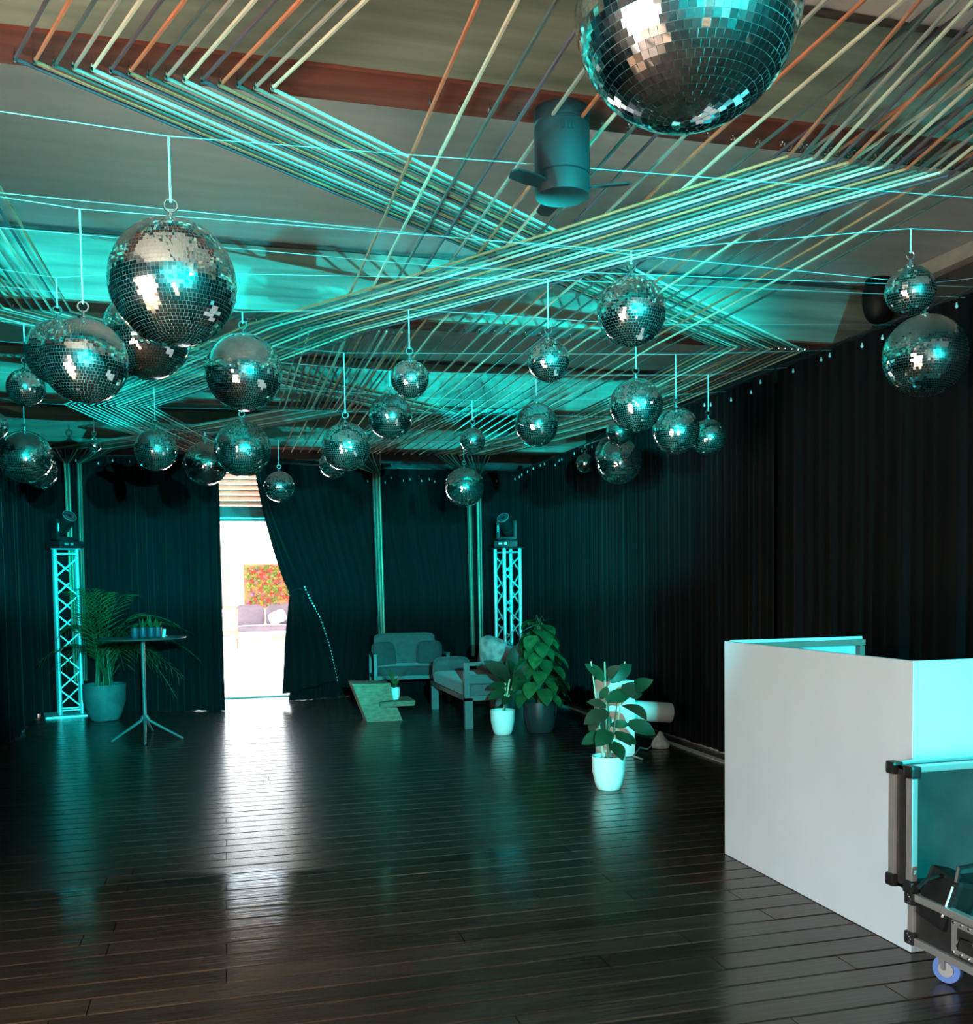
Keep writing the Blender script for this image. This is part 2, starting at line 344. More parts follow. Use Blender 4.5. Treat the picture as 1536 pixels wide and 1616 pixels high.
# ------------------------------------------------------------------ curtains
def resample(path, step):
    out = []; 
    for a, b in zip(path, path[1:]):
        a = Vector(a); b = Vector(b); n = max(1, int((b-a).length/step))
        for i in range(n): out.append((a.lerp(b, i/n), (b-a).normalized()))
    out.append((Vector(path[-1]), (Vector(path[-1])-Vector(path[-2])).normalized())); return out
def curtain(label, path, z0, z1, amp, wl, group=None, left=None, seed=1):
    rnd = random.Random(seed); st = resample(path, wl/6); rows = []; ph = 0; offs = []
    for i in range(len(st)):
        ph += 2*PI/6*rnd.uniform(.6, 1.4); offs.append(math.sin(ph)*amp*rnd.uniform(.6, 1.2)+amp*.6*math.sin(ph*.37))
    nz = 12
    for j in range(nz+1):
        t = j/nz; z = z0+(z1-z0)*t; row = []
        for i, (p, d) in enumerate(st):
            n = Vector((-d.y, d.x)); k = offs[i]*(1.15-.5*t) + .3*amp*math.sin(i*.11+t*2.2)
            q = p+n*k; row.append((q.x, q.y, z+(.003*math.sin(i*.21) if j == 0 else 0)))
        rows.append(row)
    o = link('curtain', None); tag(o, label, 'curtain', group)
    MB().grid(rows).build('cloth', 'velvet', o, True, fix=False)
    MB().tube([(p.x, p.y, z1+.012) for p, d in st[::4]+[st[-1]]], .012, 6).build('rail', 'black_metal', o)
    return o
XC = 4.05
curtain('black curtain on the right wall behind the white booth', [(XC, -1.0), (XC, 6.6)], .03, 3.08, .012, .15, 'wall curtains', seed=1)
curtain('black curtain on the right wall behind the rubber plant', [(XC, 6.62), (XC, 10.4)], .045, 3.08, .010, .10, 'wall curtains', seed=2)
curtain('black curtain in the far right corner behind the sofa', [(XC, 10.42), (XC, 13.2), (XC-.15, 13.35)], .035, 3.08, .010, .09, 'wall curtains', seed=3)
curtain('black curtain left of the bright doorway behind the palm', [(-2.24, 12.85), (-1.1, 12.75), (-.6, 12.45), (-.05, 12.32)], .001, 3.12, .022, .09, 'wall curtains', seed=4)
curtain('black curtain on the left wall at the picture edge', [(-2.10, 2.4), (-2.10, 10.4), (-2.24, 12.8)], .03, 3.10, .03, .13, 'wall curtains', seed=5)
# curtain right of the doorway: its near edge is drawn back
def edge_curve(pts, Y, n):
    P = [atY(x, y, Y) for x, y in pts]; L = [0]
    for a, b in zip(P, P[1:]): L.append(L[-1]+(b-a).length)
    out = []
    for i in range(n+1):
        s = L[-1]*i/n
        for k in range(len(P)-1):
            if s <= L[k+1]+1e-9: out.append(P[k].lerp(P[k+1], (s-L[k])/(L[k+1]-L[k]))); break
    return out
o = link('curtain', None); tag(o, 'black curtain hanging behind the armchair, right of the doorway', 'curtain', 'wall curtains')
le = edge_curve([(408, 722), (412, 755), (440, 850), (468, 925), (474, 965), (464, 1040), (456, 1108)], 13.0, 24); le.reverse()
rnd = random.Random(9); NC = 170; ph = 0; of = []
for i in range(NC+1): ph += rnd.uniform(.7, 1.4); of.append(math.sin(ph)*.02+.012*math.sin(ph*.31))
rows = []
for j, p in enumerate(le):
    t = j/24; row = []
    for i in range(NC+1):
        u = i/NC; x = p.x+(4.0-p.x)*u; y = 13.0+min(1, u*3.2)*.36
        row.append((x, y+of[i]*(1.1-.4*t), 3.1*t if u > .5 else max(0, p.z)))
    rows.append(row)
MB().grid(rows).build('cloth', 'velvet', o, True, fix=False)
MB().tube([(.7, 13.0, 3.11), (1.75, 13.36, 3.11), (4.0, 13.36, 3.11)], .012).build('rail', 'black_metal', o)
o = link('curtain', None); tag(o, 'black curtain flap tied back at the bright doorway', 'curtain', 'wall curtains')
A = edge_curve([(400, 714), (404, 755), (418, 820), (432, 870), (447, 915), (457, 935), (455, 960), (450, 1010), (446, 1096)], 12.72, 36)
Bq = edge_curve([(408, 714), (412, 755), (440, 830), (470, 900), (484, 935), (505, 975), (520, 1020), (532, 1073)], 12.78, 36)
rows = []
for j in range(37):
    t = j/36; row = []
    for i in range(25):
        u = i/24; p = A[j].lerp(Bq[j], u); k = .035*math.sin(u*16+t*1.5)*(.5+t)
        g = math.exp(-((t-.55)/.05)**2)
        row.append((p.x, p.y+k*(1-.5*g)-.05*math.sin(PI*u)*(1-g)*t, p.z))
    rows.append(row)
MB().grid(rows).build('cloth', 'velvet', o, True, fix=False)
tp = [atY(457, 936, 12.66)+Vector((0, 0, .0)), atY(470, 930, 12.60), atY(484, 934, 12.68), atY(478, 942, 12.84), atY(462, 944, 12.84), atY(457, 936, 12.66)]
for k_ in (0, 12, 24):
    MB().tube([rows[0][k_], (rows[0][k_][0], rows[0][k_][1], ZC)], .004, 5).build('hanger', 'black_metal', o)
MB().tube(tp, .016, 6).build('tie_band', 'velvet', o, True)
cb = MB()
for i in range(34):
    p = Bq[21]+(Bq[36]-Bq[21])*(i/33); j = 21+15*i/33; k = int(j); q = Bq[k].lerp(Bq[min(36, k+1)], j-k)
    cb.box(q+Vector((.0, -.035, 0)), (.012, .008, .016))
tag(cb.build('bead_weights', 'chain_bead', o), kind='stuff')

# ------------------------------------------------------------------ ropes and screw eyes
YH = [.40, 3.22, 5.97, 8.76, 11.53]
ROPE = ['plum', 'terracotta', 'charcoal', 'taupe', 'cream']
ROPEL = ['dark plum', 'terracotta', 'charcoal green', 'taupe', 'pale cream']
eyes = {1: [], 2: [], 3: [], 4: []}
def rope(pts, ci, label, group):
    P = []
    for a, b in zip(pts, pts[1:]):
        a = Vector(a); b = Vector(b); n = 6 if (b-a).length > 1.2 else 2; vert = abs(a.z-b.z) > .5
        for i in range(n):
            t = i/n; q = a.lerp(b, t)
            if not vert: q.z -= .012*math.sin(PI*t)
            P.append(q)
    P.append(Vector(pts[-1]))
    o = MB().tube(P, .0066, 5).build('rope', 'rope_'+ROPE[ci % 5], None, True, fix=False)
    tag(o, label, 'rope', group); return o
def bundle(spec, n, step, z, ends, text, group, off=0, steps=None):
    for i in range(n):
        pts = []
        for (bi, x0) in spec:
            st = (steps or {}).get(bi, step); x = x0+st*i
            pts.append((x, YH[bi]+random.uniform(-.01, .01), z))
            if bi in eyes: eyes[bi].append((x, YH[bi]))
        for e in ends(i): pts.append(e)
        c = (i+off) % 5
        rope(pts, c, f'{ROPEL[c]} rope, {ORD[i]} from the left in {text}', group)
def noend(i): return []
bundle([(0, .62), (1, -.56), (2, 3.16), (3, 3.16), (4, 2.45)], 15, .053, 3.068, lambda i: [((3.25 if i < 8 else 3.40)+.009*(i % 8), 13.17+.012*(i % 3), 3.02), ((3.28 if i < 8 else 3.41)+.007*(i % 8), 13.17+.012*(i % 3), .5)],
       'the bundle at upper left', 'upper left rope bundle', steps={0: .05, 2: .05, 3: .05, 4: .05})
bundle([(0, 1.42), (1, 2.02), (2, .16), (3, -1.25), (4, -.50)], 15, .05, 3.04, noend, 'the bundle at upper right', 'upper right rope bundle', 1)
bundle([(1, -1.5), (2, -1.5), (3, 1.5), (4, 1.1)], 15, .05, 3.062, lambda i: [(1.94+.008*i, 13.15+.012*(i % 3), 3.02), (1.99+.006*i, 13.15+.012*(i % 3), .5)],
       'the bundle from the left edge', 'left edge rope bundle', 2)
bundle([(2, .48), (3, .48), (4, -1.80)], 15, .046, 3.045, lambda i: [((-1.83 if i < 8 else -1.69)+.008*(i % 8), 12.62+.012*(i % 3), 3.02), ((-1.80 if i < 8 else -1.70)+.006*(i % 8), 12.62+.012*(i % 3), .4)],
       'the bundle above the doorway', 'rear rope bundle', 3)
for i in range(23):
    x = .69+.1*i; c = (i*3+1) % 5
    rope([(x, YH[0], 3.055), (x, YH[1], 3.055), (x-.02, YH[2], 3.055), (x-.02, YH[3], 3.055), (x-.02, YH[4], 3.055)], c, f'{ROPEL[c]} straight rope, {ORD[i]} from the left crossing the front beam', 'straight ropes under the beams')
    for bi in (1, 2, 3, 4): eyes[bi].append((x-.02*(bi > 1), YH[bi]))
em = MB(); em.torus((0, 0, 0), .0125, .0036, 'X', 10, 4); em.tube([(0, 0, .009), (0, 0, .034)], .0028, 5)
eme = em.mesh('screw_eye', 'chrome')
for bi in (1, 2):
    for x, y in eyes[bi]:
        o = link('screw_eye', eme, BEAM[bi+1]); o.location = (x, y-.012, 3.072)
for bi in (3, 4):
    s = MB()
    for x, y in eyes[bi]: s.add([(v[0]+x, v[1]+y-.012, v[2]+3.072) for v in em.v], em.f)
    tag(s.build('screw_eyes', 'chrome', BEAM[bi+1]), kind='stuff')

# ------------------------------------------------------------------ mirror balls
def ball_tiles(R, tile, seed=0):
    rnd = random.Random(seed); nr = max(8, round(PI*R/tile)); out = []
    for i in range(nr):
        th = PI*(i+.5)/nr; nc = max(4, round(2*PI*R*math.sin(th)/tile)); o0 = rnd.uniform(0, 1)
        h = PI*R/nr*.47; wd = 2*PI*R*math.sin(th)/nc*.47
        for k in range(nc):
            a = 2*PI*(k+o0)/nc; N = Vector((math.sin(th)*math.cos(a), math.sin(th)*math.sin(a), math.cos(th)))
            e = Vector((-math.sin(a), math.cos(a), 0)); c = N*R
            e2 = (e+N*rnd.gauss(0, .024)).normalized(); u = N.cross(e); u2 = (u+N*rnd.gauss(0, .024)).normalized()
            out.append((c, e2*wd, u2*h))
    return out
def tiles_mesh(tl, name='mirror_tiles'):
    s = MB()
    for c, e, u in tl:
        s.add([c-e-u, c+e-u, c+e+u, c-e+u], [(0, 1, 2, 3)])
    return s.mesh(name, 'mirror')
BM = {}
def ball_meshes(R):
    if R not in BM:
        tile = .0125 if R > .12 else (.011 if R > .06 else .008)
        core = MB().lathe([(max(1e-5, R*.985*math.sin(PI*i/24)), -R*.985*math.cos(PI*i/24)) for i in range(25)], 40)
        cm = core.mesh('core', 'grout')
        for p in cm.polygons: p.use_smooth = True
        cap = MB().lathe([(.012+R*.06, R*.99), (.012+R*.06, R+.006), (.006, R+.010), (.006, R+.03), (.0, R+.03)], 12)
        ring = MB().torus((0, 0, R+.045), .016+R*.02, .0032+R*.004, 'Y', 14, 6)
        BM[R] = (cm, tiles_mesh(ball_tiles(R, tile, int(R*1000))), cap.mesh('cap', 'chrome'), ring.mesh('ring', 'chrome'))
    return BM[R]
ZW = 2.945
BALLS = [  # px, py, r px, R, wire row, label
 (273, 447, 98, .20, 1, 'large mirror ball at upper left, biggest of the left cluster'),
 (134, 570, 66, .16, 2, 'mirror ball in front at left, hung on a long cord'),
 (232, 530, 68, .20, 4, 'mirror ball half hidden behind the large upper left ball'),
 (93, 557, 51, .15, 4, 'mirror ball mostly hidden behind the long-cord ball at left'),
 (385, 588, 60, .20, 5, 'mirror ball hanging right of the large upper left ball'),
 (41, 612, 29, .10, 6, 'small mirror ball at far left above a bigger one'),
 (40, 721, 41, .20, 9, 'mirror ball at the left edge, above the left truss'),
 (65, 746, 25, .15, 11, 'mirror ball tucked behind the left edge ball, above the truss'),
 (-13, 672, 24, .10, 8, 'mirror ball cut off by the left picture edge'),
 (149, 703, 10, .05, 9, 'tiny mirror ball at left, smallest of all'),
 (246, 710, 33, .15, 8, 'mirror ball hanging alone left of the doorway'),
 (325, 732, 34, .20, 10, 'mirror ball partly hidden by another just left above the doorway'),
 (383, 708, 44, .20, 8, 'mirror ball directly above the bright doorway'),
 (441, 768, 24, .15, 10, 'low small mirror ball just right of the doorway top'),
 (546, 705, 38, .15, 6, 'mirror ball with long cord between the doorway and the ropes'),
 (526, 733, 22, .15, 11, 'mirror ball peeking out behind the long-cord ball right of the doorway'),
 (616, 658, 35, .15, 7, 'mirror ball at centre, left and below a smaller one'),
 (647, 598, 30, .10, 5, 'small mirror ball at centre, overlapping a larger one below left'),
 (746, 695, 20, .10, 8, 'small mirror ball at centre right above a lower larger ball'),
 (733, 769, 31, .20, 10, 'lowest mirror ball at centre, before the hanging ropes'),
 (866, 570, 33, .10, 4, 'small mirror ball right of centre, above another ball'),
 (847, 671, 34, .15, 7, 'mirror ball right of centre, below the small one'),
 (997, 492, 54, .15, 2, 'large mirror ball right of centre where rope bundles cross'),
 (1004, 640, 42, .15, 5, 'mirror ball below the large one right of centre'),
 (977, 682, 20, .10, 8, 'small mirror ball squeezed between two bigger ones at right'),
 (977, 728, 36, .20, 9, 'lowest mirror ball of the right-hand cluster'),
 (968, 717, 29, .175, 10, 'mirror ball almost hidden behind the lowest right-cluster ball'),
 (1067, 680, 37, .15, 6, 'mirror ball in the right cluster, before a smaller neighbour'),
 (1118, 690, 28, .125, 7, 'rightmost mirror ball of the right-hand cluster'),
 (924, 731, 15, .10, 10, 'very small mirror ball low, left of the right-hand cluster'),
 (1437, 459, 38, .10, 2, 'small mirror ball at far right above a larger one'),
 (1460, 562, 64, .20, 3, 'large mirror ball at far right against the black curtain'),
]
wires = {k: [] for k in range(12)}
def place_ball(px, py, r, R, row, label):
    p = atD(px, py, R*FPX/r); t = thing('mirror_ball', label, 'mirror ball', p, 0, 'mirror balls under the ceiling')
    for nm, me in zip(('core', 'mirror_tiles', 'cap', 'ring'), ball_meshes(R)):
        o = link(nm, me, t)
        if nm == 'mirror_tiles': o['kind'] = 'stuff'
        if nm in ('core', 'mirror_tiles'): o.rotation_euler = (random.uniform(-.06, .06), random.uniform(-.06, .06), random.uniform(0, 6))
    top = max(ZW, p.z+R+.09)-p.z
    MB().tube([(0, 0, R+.055), (0, 0, top)], .003, 5).build('hanging_cord', 'cord_white', t, True)
    wires[row].append((p.x, p.y, p.z+top)); return t
for b in BALLS: place_ball(*b)
# the nearest ball, its largest tiles built one by one
R1 = .22; p1 = atD(1085, 15, R1*FPX/177)
t = thing('mirror_ball', 'biggest mirror ball, cut off by the top picture edge', 'mirror ball', p1, 0, 'mirror balls under the ceiling')
for nm, me in zip(('core', 'cap', 'ring'), [ball_meshes(R1)[i] for i in (0, 2, 3)]): link(nm, me, t)
tl = ball_tiles(R1, .0158, 3); vd = (CAM-p1).normalized(); up = Vector((0, 0, 1))
def score(x):
    n = x[0].normalized(); s = n.dot(vd)
    w_ = (p1+x[0])-CAM; py_ = 1000-FPX*w_.dot(CU)/w_.dot(CF)
    return s if py_ > -8 else s-2
tl.sort(key=score, reverse=True)
um = MB().box((0, 0, 0), (2, 2, 2)).mesh('mirror_tile', 'mirror')
for c, e, u in tl[:300]:
    o = link('mirror_tile', um, t); N = e.cross(u).normalized()
    if N.dot(c) < 0: N = -N
    mm = Matrix.Identity(4); ee = e; uu = u
    for i in range(3): mm[i][0] = ee[i]; mm[i][1] = uu[i]; mm[i][2] = N[i]*.0012; mm[i][3] = c[i]-N[i]*.0012
    o.matrix_local = mm
tag(link('mirror_tiles', tiles_mesh(tl[300:]), t), kind='stuff')
MB().tube([(0, 0, R1+.055), (0, 0, 3.0-p1.z)], .005, 6).build('hanging_cord', 'cord_white', t, True)
wires[0].append((p1.x, p1.y, 3.0))
wl = ['topmost thin wire in front of the nearest beam', 'thin wire carrying the large upper left mirror ball', 'thin wire just behind the nearest beam, dipping at far right ball',
      'thin wire carrying the large far right mirror ball', 'thin wire before the second beam, upper of two', 'thin wire under the second beam', 'thin wire just behind the second beam', 'thin wire between second and third beams',
      'thin wire before the third beam', 'thin wire under the third beam', 'thin wire before the farthest beam', 'farthest thin wire near the back curtain']
for k in range(12):
    pts = sorted(wires[k]); ya = sum(p[1] for p in pts)/len(pts)
    P = [(-2.04, pts[0][1]*.6+ya*.4, 3.04)]+pts+[(3.98, pts[-1][1]*.6+ya*.4, 3.04)]
    tag(MB().tube(P, .0013, 4).build('hanging_wire', 'wire', None), wl[k], 'wire', 'thin wires between the beams')
tag(MB().tube([(-2.04, 4.42, 3.0), (1, 4.36, 2.93), (3.98, 4.28, 3.0)], .0013, 4).build('hanging_wire', 'wire'), 'bare thin wire crossing before the teal second beam', 'wire', 'thin wires between the beams')

# ------------------------------------------------------------------ fairy lights
def fairy(path, label, n):
    t = thing('fairy_light_string', label, 'string lights'); P = []; 
    for i in range(n*2+1):
        s = i/(n*2)*(len(path)-1); k = min(int(s), len(path)-2); q = Vector(path[k]).lerp(Vector(path[k+1]), s-k); q.z -= .03*(i % 2); P.append(q)
    MB().tube(P, .003, 4).build('cable', 'black_plastic', t)
    bm_ = MB().lathe([(.004, .012), (.004, .003), (.008, -.005), (.008, -.012), (.004, -.018), (0, -.018)], 8); me = bm_.mesh('bulb', 'bulb_glass')
    for i in range(1, n*2, 2):
        o = link('bulb', me, t); o.location = P[i]+Vector((random.uniform(-.05, .05), random.uniform(-.06, .06), random.uniform(-.07, -.01)))
fairy([(3.88, 4.4, 3.04), (3.86, 9, 3.02), (3.85, 13.0, 3.03)], 'string of small bulbs along the top of the right curtain', 34)
fairy([(3.7, 13.2, 3.03), (1.8, 13.2, 3.0)], 'string of small bulbs along the top of the back curtain', 16)
fairy([(-1.9, 12.1, 3.05), (-.2, 12.15, 3.05)], 'string of small bulbs along the curtain top above the palm', 9)

# ------------------------------------------------------------------ ceiling fan motor under the front beam
fc = atY(887, 235, 3.21); t = thing('ceiling_fan', 'black cylindrical ceiling fan hanging under the nearest beam', 'fan', (fc.x, 3.21, ZB))
MB().lathe([(.094, 0), (.094, -.045), (.09, -.048), (.09, -.052), (.094, -.055), (.094, -.215), (.088, -.218), (.088, -.222)], 36).build('housing', 'dark_blade', t, True)
hub = MB().lathe([(.094, -.222), (.095, -.27), (.09, -.285), (.05, -.29), (0, -.29)], 36).build('hub', 'dark_blade', t, True)
for k in range(4): 
    a = math.radians(-108+k*7); MB().box((.0945*math.cos(a), .0945*math.sin(a), -.085), (.004, .006, .022), (0, 0, a)).build('vent_slot', 'black_plastic', t)
for a in (90, 205, 335):
    a = math.radians(a); R = Matrix.Rotation(a, 3, 'Z')
    poly = [(.085, -.022), (.14, -.03), (.22, -.026), (.235, 0), (.22, .022), (.14, .026), (.085, .02)]
    s = MB(); n_ = len(poly)
    s.add([R @ Vector((x, y, -.262+y*.25)) for x, y in poly]+[R @ Vector((x, y, -.256+y*.25)) for x, y in poly], [tuple(range(n_)), tuple(range(2*n_-1, n_-1, -1))]+[(i, i+n_, (i+1) % n_+n_, (i+1) % n_) for i in range(n_)])
    s.build('blade', 'dark_blade', t)
# black round loudspeaker on second beam, right end
sp = atY(1387, 470, 5.72); t = thing('loudspeaker', 'black rounded loudspeaker on the dark end of the second beam', 'speaker', sp)
prof = [(max(1e-5, .105*math.sin(PI*i/16)**.7), -.17*math.cos(PI*i/16)) for i in range(17)]
MB().lathe(prof, 28).build('housing', 'black_plastic', t, True)
MB().torus((0, -.02, 0), .085, .008, 'Y', 24, 6).build('grille_ring', 'black_metal', t, True)
MB().box((0, .08, .02), (.05, .08, .06)).build('bracket', 'black_metal', t)

# ------------------------------------------------------------------ white booth
BX, BY0, BY1, BH = 2.61, 3.27, 4.78, 1.175
t = thing('booth_counter', 'white panelled booth counter standing on the right', 'booth', (BX, BY0, 0))
MB().bbox((.012, (BY1-BY0)/2, BH/2), (.024, BY1-BY0, BH-.004), .003).build('side_panel', 'white_panel', t)
MB().bbox((.69, .012, BH/2), (1.33, .022, BH-.004), .003).build('front_panel', 'white_panel', t)
MB().bbox((.02+.42, BY1-BY0-.012, BH/2+.004), (.82, .022, BH-.004), .003).build('back_panel', 'white_panel', t)
for x, z, dx, dz in ((.44, BH-.03, .80, .03), (.06, BH/2, .03, BH-.1), (.43, BH/2, .03, BH-.1), (.82, BH/2, .03, BH-.1), (.44, .04, .8, .045)):
    MB().box((x, BY1-BY0-.045, z), (dx, .04, dz)).build('batten', 'panel_wood', t)
# ------------------------------------------------------------------ flight case
FY = 3.09; q0 = atY(1441, 1408, FY); qx, qz = q0.x, q0.z
ql = atY(1440, 1214, FY); LH = ql.z-qz; DY = .9; WX = .62; zb = .125
t = thing('flight_case', 'open black flight case with aluminium edges, before the white booth', 'case', (qx, FY, 0))
def lp(x, y, z): return (x, y, z)
s = MB(); s.box((.006, -DY/2, (zb+qz)/2), (.012, DY, qz-zb)); MBb = s.build('side_board', 'case_black', t)
MB().box((WX-.006, -DY/2, (zb+qz)/2), (.012, DY, qz-zb)).build('side_board', 'case_black', t)
MB().box((WX/2, -.006, (zb+qz)/2), (WX, .012, qz-zb)).build('end_board', 'case_black', t)
MB().box((WX/2, -DY+.006, (zb+qz)/2), (WX, .012, qz-zb)).build('end_board', 'case_black', t)
MB().box((WX/2, -DY/2, zb+.006), (WX, DY, .012)).build('bottom_board', 'case_black', t)
for c, d in (((0, -DY/2, qz-.012), (.03, DY, .028)), ((0, -DY/2, zb+.012), (.03, DY, .028)), ((0, -.004, (zb+qz)/2), (.03, .03, qz-zb)), ((0, -DY, (zb+qz)/2), (.03, .03, qz-zb)), ((WX/2, 0, qz-.012), (WX, .03, .028)), ((WX/2, -DY, qz-.012), (WX, .03, .028)), ((WX/2, -DY, zb+.012), (WX, .03, .028))):
    MB().bbox(c, d, .004).build('edge_extrusion', 'alu', t)
def corner(c, parent): 
    o = MB().bbox(c, (.05, .05, .05), .012).build('ball_corner', 'black_metal', parent)
    s = MB()
    for dy, dz in ((-.032, 0), (.0, .032), (0, -.032), (-.018, .018)):
        s.lathe([(.0045, 0), (.003, .004), (0, .004)], 6, (0, 0, 0))
        k = len(s.v)-18
        for i in range(k, len(s.v)): v = s.v[i]; s.v[i] = (c[0]-.026-v[2], c[1]+dy*.5+v[0], c[2]+dz*.5+v[1])
    s.build('rivets', 'chrome', o)
for y in (-.004, -DY):
    for z in (qz-.02, zb+.02): corner((0, y, z), t)
lid = link('lid', None, t)   # opened lid standing on its hinge
LD = .115
MB().box((WX/2, LD-.006, qz+LH/2), (WX, .012, LH)).build('lid_board', 'case_foam', lid)
for x in (.006, WX-.006): MB().box((x, LD/2, qz+LH/2), (.012, LD, LH)).build('lid_side', 'case_black', lid)
for z in (qz+.006, qz+LH-.006): MB().box((WX/2, LD/2, z), (WX, LD, .012)).build('lid_rim', 'case_black', lid)
for c, d in (((0, .008, qz+LH/2), (.026, .034, LH)), ((0, LD-.004, qz+LH/2), (.026, .034, LH)), ((WX/2, .006, qz+LH), (WX, .03, .026)), ((WX/2, LD-.004, qz+LH), (WX, .03, .026)), ((WX/2, .006, qz), (WX, .02, .02))):
    MB().bbox(c, d, .004).build('lid_edge', 'alu', lid)
for y in (.008, LD-.004):
    for z in (qz+.02, qz+LH-.012): MB().bbox((0, y, z), (.046, .05, .05), .012).build('lid_corner', 'black_metal', lid)
latch = link('recessed_latch', None, t)
MB().bbox((-.006, -.30, .225), (.008, .17, .12), .003).build('latch_dish', 'alu', latch)
MB().bbox((-.011, -.30, .225), (.004, .11, .08), .002).build('latch_well', 'case_black', latch)
MB().tube([(-.014, -.25, .20), (-.02, -.27, .24), (-.02, -.33, .24), (-.014, -.35, .20)], .006, 6).build('latch_loop', 'chrome', latch, True)
for k in range(5):
    for z in (.172, .278): MB().lathe([(.006, 0), (.004, .004), (0, .005)], 8).build('latch_rivet', 'chrome', latch).matrix_local = Matrix.Translation((-.010, -.375+.0375*k, z)) @ Matrix.Rotation(-PI/2, 4, 'Y')
for y in (-.10, -DY+.12):
    c = link('caster', None, t); c.location = (.075, y, 0)
    o = MB().lathe([(.0, -.017), (.05, -.017), (.052, -.010), (.052, .010), (.05, .017), (0, .017)], 24).build('wheel', 'blue_rubber', c, True); o.rotation_euler = (0, PI/2, .5); o.location = (0, 0, .053)
    o = MB().lathe([(0, -.022), (.028, -.022), (.028, .022), (0, .022)], 16).build('wheel_hub', 'caster_grey', c, True); o.rotation_euler = (0, PI/2, .5); o.location = (0, 0, .053)
    MB().box((0, .0, .118), (.08, .08, .012)).build('mount_plate', 'caster_grey', c)
    MB().box((.026, .005, .085), (.005, .035, .065)).box((-.026, .005, .085), (.005, .035, .065)).build('fork', 'caster_grey', c)
# contents
p = atY(1482, 1392, FY-.10); t2 = thing('lighting_unit', 'black lighting unit lying in the open flight case', 'stage light', (p.x+.02, FY-.12, p.z-.06))
MB().bbox((0, 0, 0), (.10, .16, .20), .02).build('body', 'black_plastic', t2).rotation_euler = (.15, .25, 0)
MB().bbox((-.052, -.06, .01), (.006, .006, .12), .002).build('label_stripe', 'label_white', t2).rotation_euler = (.15, .25, 0)
MB().tube([(-.03, -.08, .09), (-.02, -.08, .14), (.05, -.08, .145), (.09, -.08, .11)], .009, 6).build('carry_handle', 'black_metal', t2, True)
p = atY(1522, 1412, FY-.16); t2 = thing('power_plug', 'blue power plug lying in the flight case', 'plug', p)
MB().lathe([(.0, -.05), (.016, -.05), (.018, 0), (.022, .005), (.022, .04), (.0, .04)], 14).build('plug_body', 'blue_plug', t2, True).rotation_euler = (0, 1.0, .3)
MB().lathe([(.0, -.09), (.015, -.09), (.016, -.05), (0, -.05)], 12).build('plug_sleeve', 'label_white', t2, True).rotation_euler = (0, 1.0, .3)
pts = [atY(x, y, FY-.13) for x, y in ((1448, 1402), (1462, 1388), (1480, 1382), (1500, 1384), (1520, 1392), (1540, 1405), (1552, 1430))]
tag(MB().tube(pts, .007, 6).build('power_cable', 'black_plastic', None, True), 'black power cable looped over the flight case contents', 'cable')
p = atY(1515, 1430, FY-.2); t2 = thing('cable_coil', 'coil of black cable inside the flight case', 'cable', (p.x+.08, FY-.42, qz-.06))
for k in range(5): MB().torus((.02*k-.03, 0, .008*k), .09-.006*k, .009, 'Z', 20, 6).build('cable_loop', 'black_plastic', t2, True)

# ------------------------------------------------------------------ truss towers and moving heads
def truss(loc, rz, h, label, base):
    t = thing('truss_tower', label, 'truss', loc, rz, 'truss towers'); a = .12
    for x in (-a, a):
        for y in (-a, a): MB().tube([(x, y, .02), (x, y, h)], .024, 10).build('chord', 'truss_alu', t, True)
    nb = 8
    for s_, (p, q) in enumerate((((-a, -a), (a, -a)), ((a, -a), (a, a)), ((a, a), (-a, a)), ((-a, a), (-a, -a)))):
        for z in (.07, h-.05): MB().tube([(p[0], p[1], z), (q[0], q[1], z)], .010, 6).build('rung', 'truss_alu', t, True)
        for k in range(nb):
            z0 = .1+(h-.2)*k/nb; z1 = .1+(h-.2)*(k+1)/nb; u, v = (p, q) if k % 2 else (q, p)
            MB().tube([(u[0], u[1], z0), (v[0], v[1], z1)], .010, 6).build('brace', 'truss_alu', t, True)
    MB().bbox((0, 0, .008), (base[0], base[1], .016), .003).build('base_plate', 'truss_alu', t)
    MB().bbox((0, 0, h+.008), (.33, .33, .016), .003).build('top_plate', 'black_metal', t)
    return t
def moving_head(loc, rz, tilt, label):
    t = thing('moving_head_light', label, 'stage light', loc, rz, 'moving head lights')
    b = MB().bbox((0, 0, .045), (.32, .30, .09), .025).build('base', 'black_plastic', t, True)
    MB().bbox((.0, -.152, .05), (.035, .006, .03), .004).build('display', 'alu', b)
    MB().bbox((-.07, -.151, .05), (.05, .005, .025), .002).build('display', 'caster_grey', b)
    y = link('yoke', None, t)
    MB().lathe([(.09, .09), (.08, .115), (0, .115)], 20).build('yoke_turntable', 'black_metal', y, True)
    for sx in (-1, 1): MB().bbox((sx*.115, 0, .23), (.05, .13, .25), .018).build('yoke_arm', 'black_plastic', y, True)
    MB().bbox((0, 0, .12), (.25, .13, .04), .012).build('yoke_bridge', 'black_plastic', y, True)
    MB().bbox((-.115, -.067, .25), (.012, .004, .09), .001).build('yoke_mark', 'label_white', y)
    h = link('lamp_head', None, t); h.location = (0, 0, .29); h.rotation_euler = tilt
    MB().lathe([(0, -.13), (.06, -.13), (.085, -.10), (.088, .06), (.082, .14), (.074, .16)], 24).build('head_shell', 'black_plastic', h, True)
    MB().lathe([(0, .15), (.04, .165), (.074, .158)][::-1], 24).build('lens', 'lens_glass', h, True)
    MB().torus((0, 0, .155), .078, .006, 'Z', 24, 6).build('lens_ring', 'alu', h, True)
    MB().torus((0, 0, -.04), .088, .005, 'Z', 24, 6).build('cooling_fin', 'black_metal', h, True)
    return t
q = atZ(112, 1128, 0); lt = (q.x, q.y, 0); hT = 1.98
truss(lt, math.radians(12), hT, 'aluminium truss tower at the left beside the palm', (.58, .5))
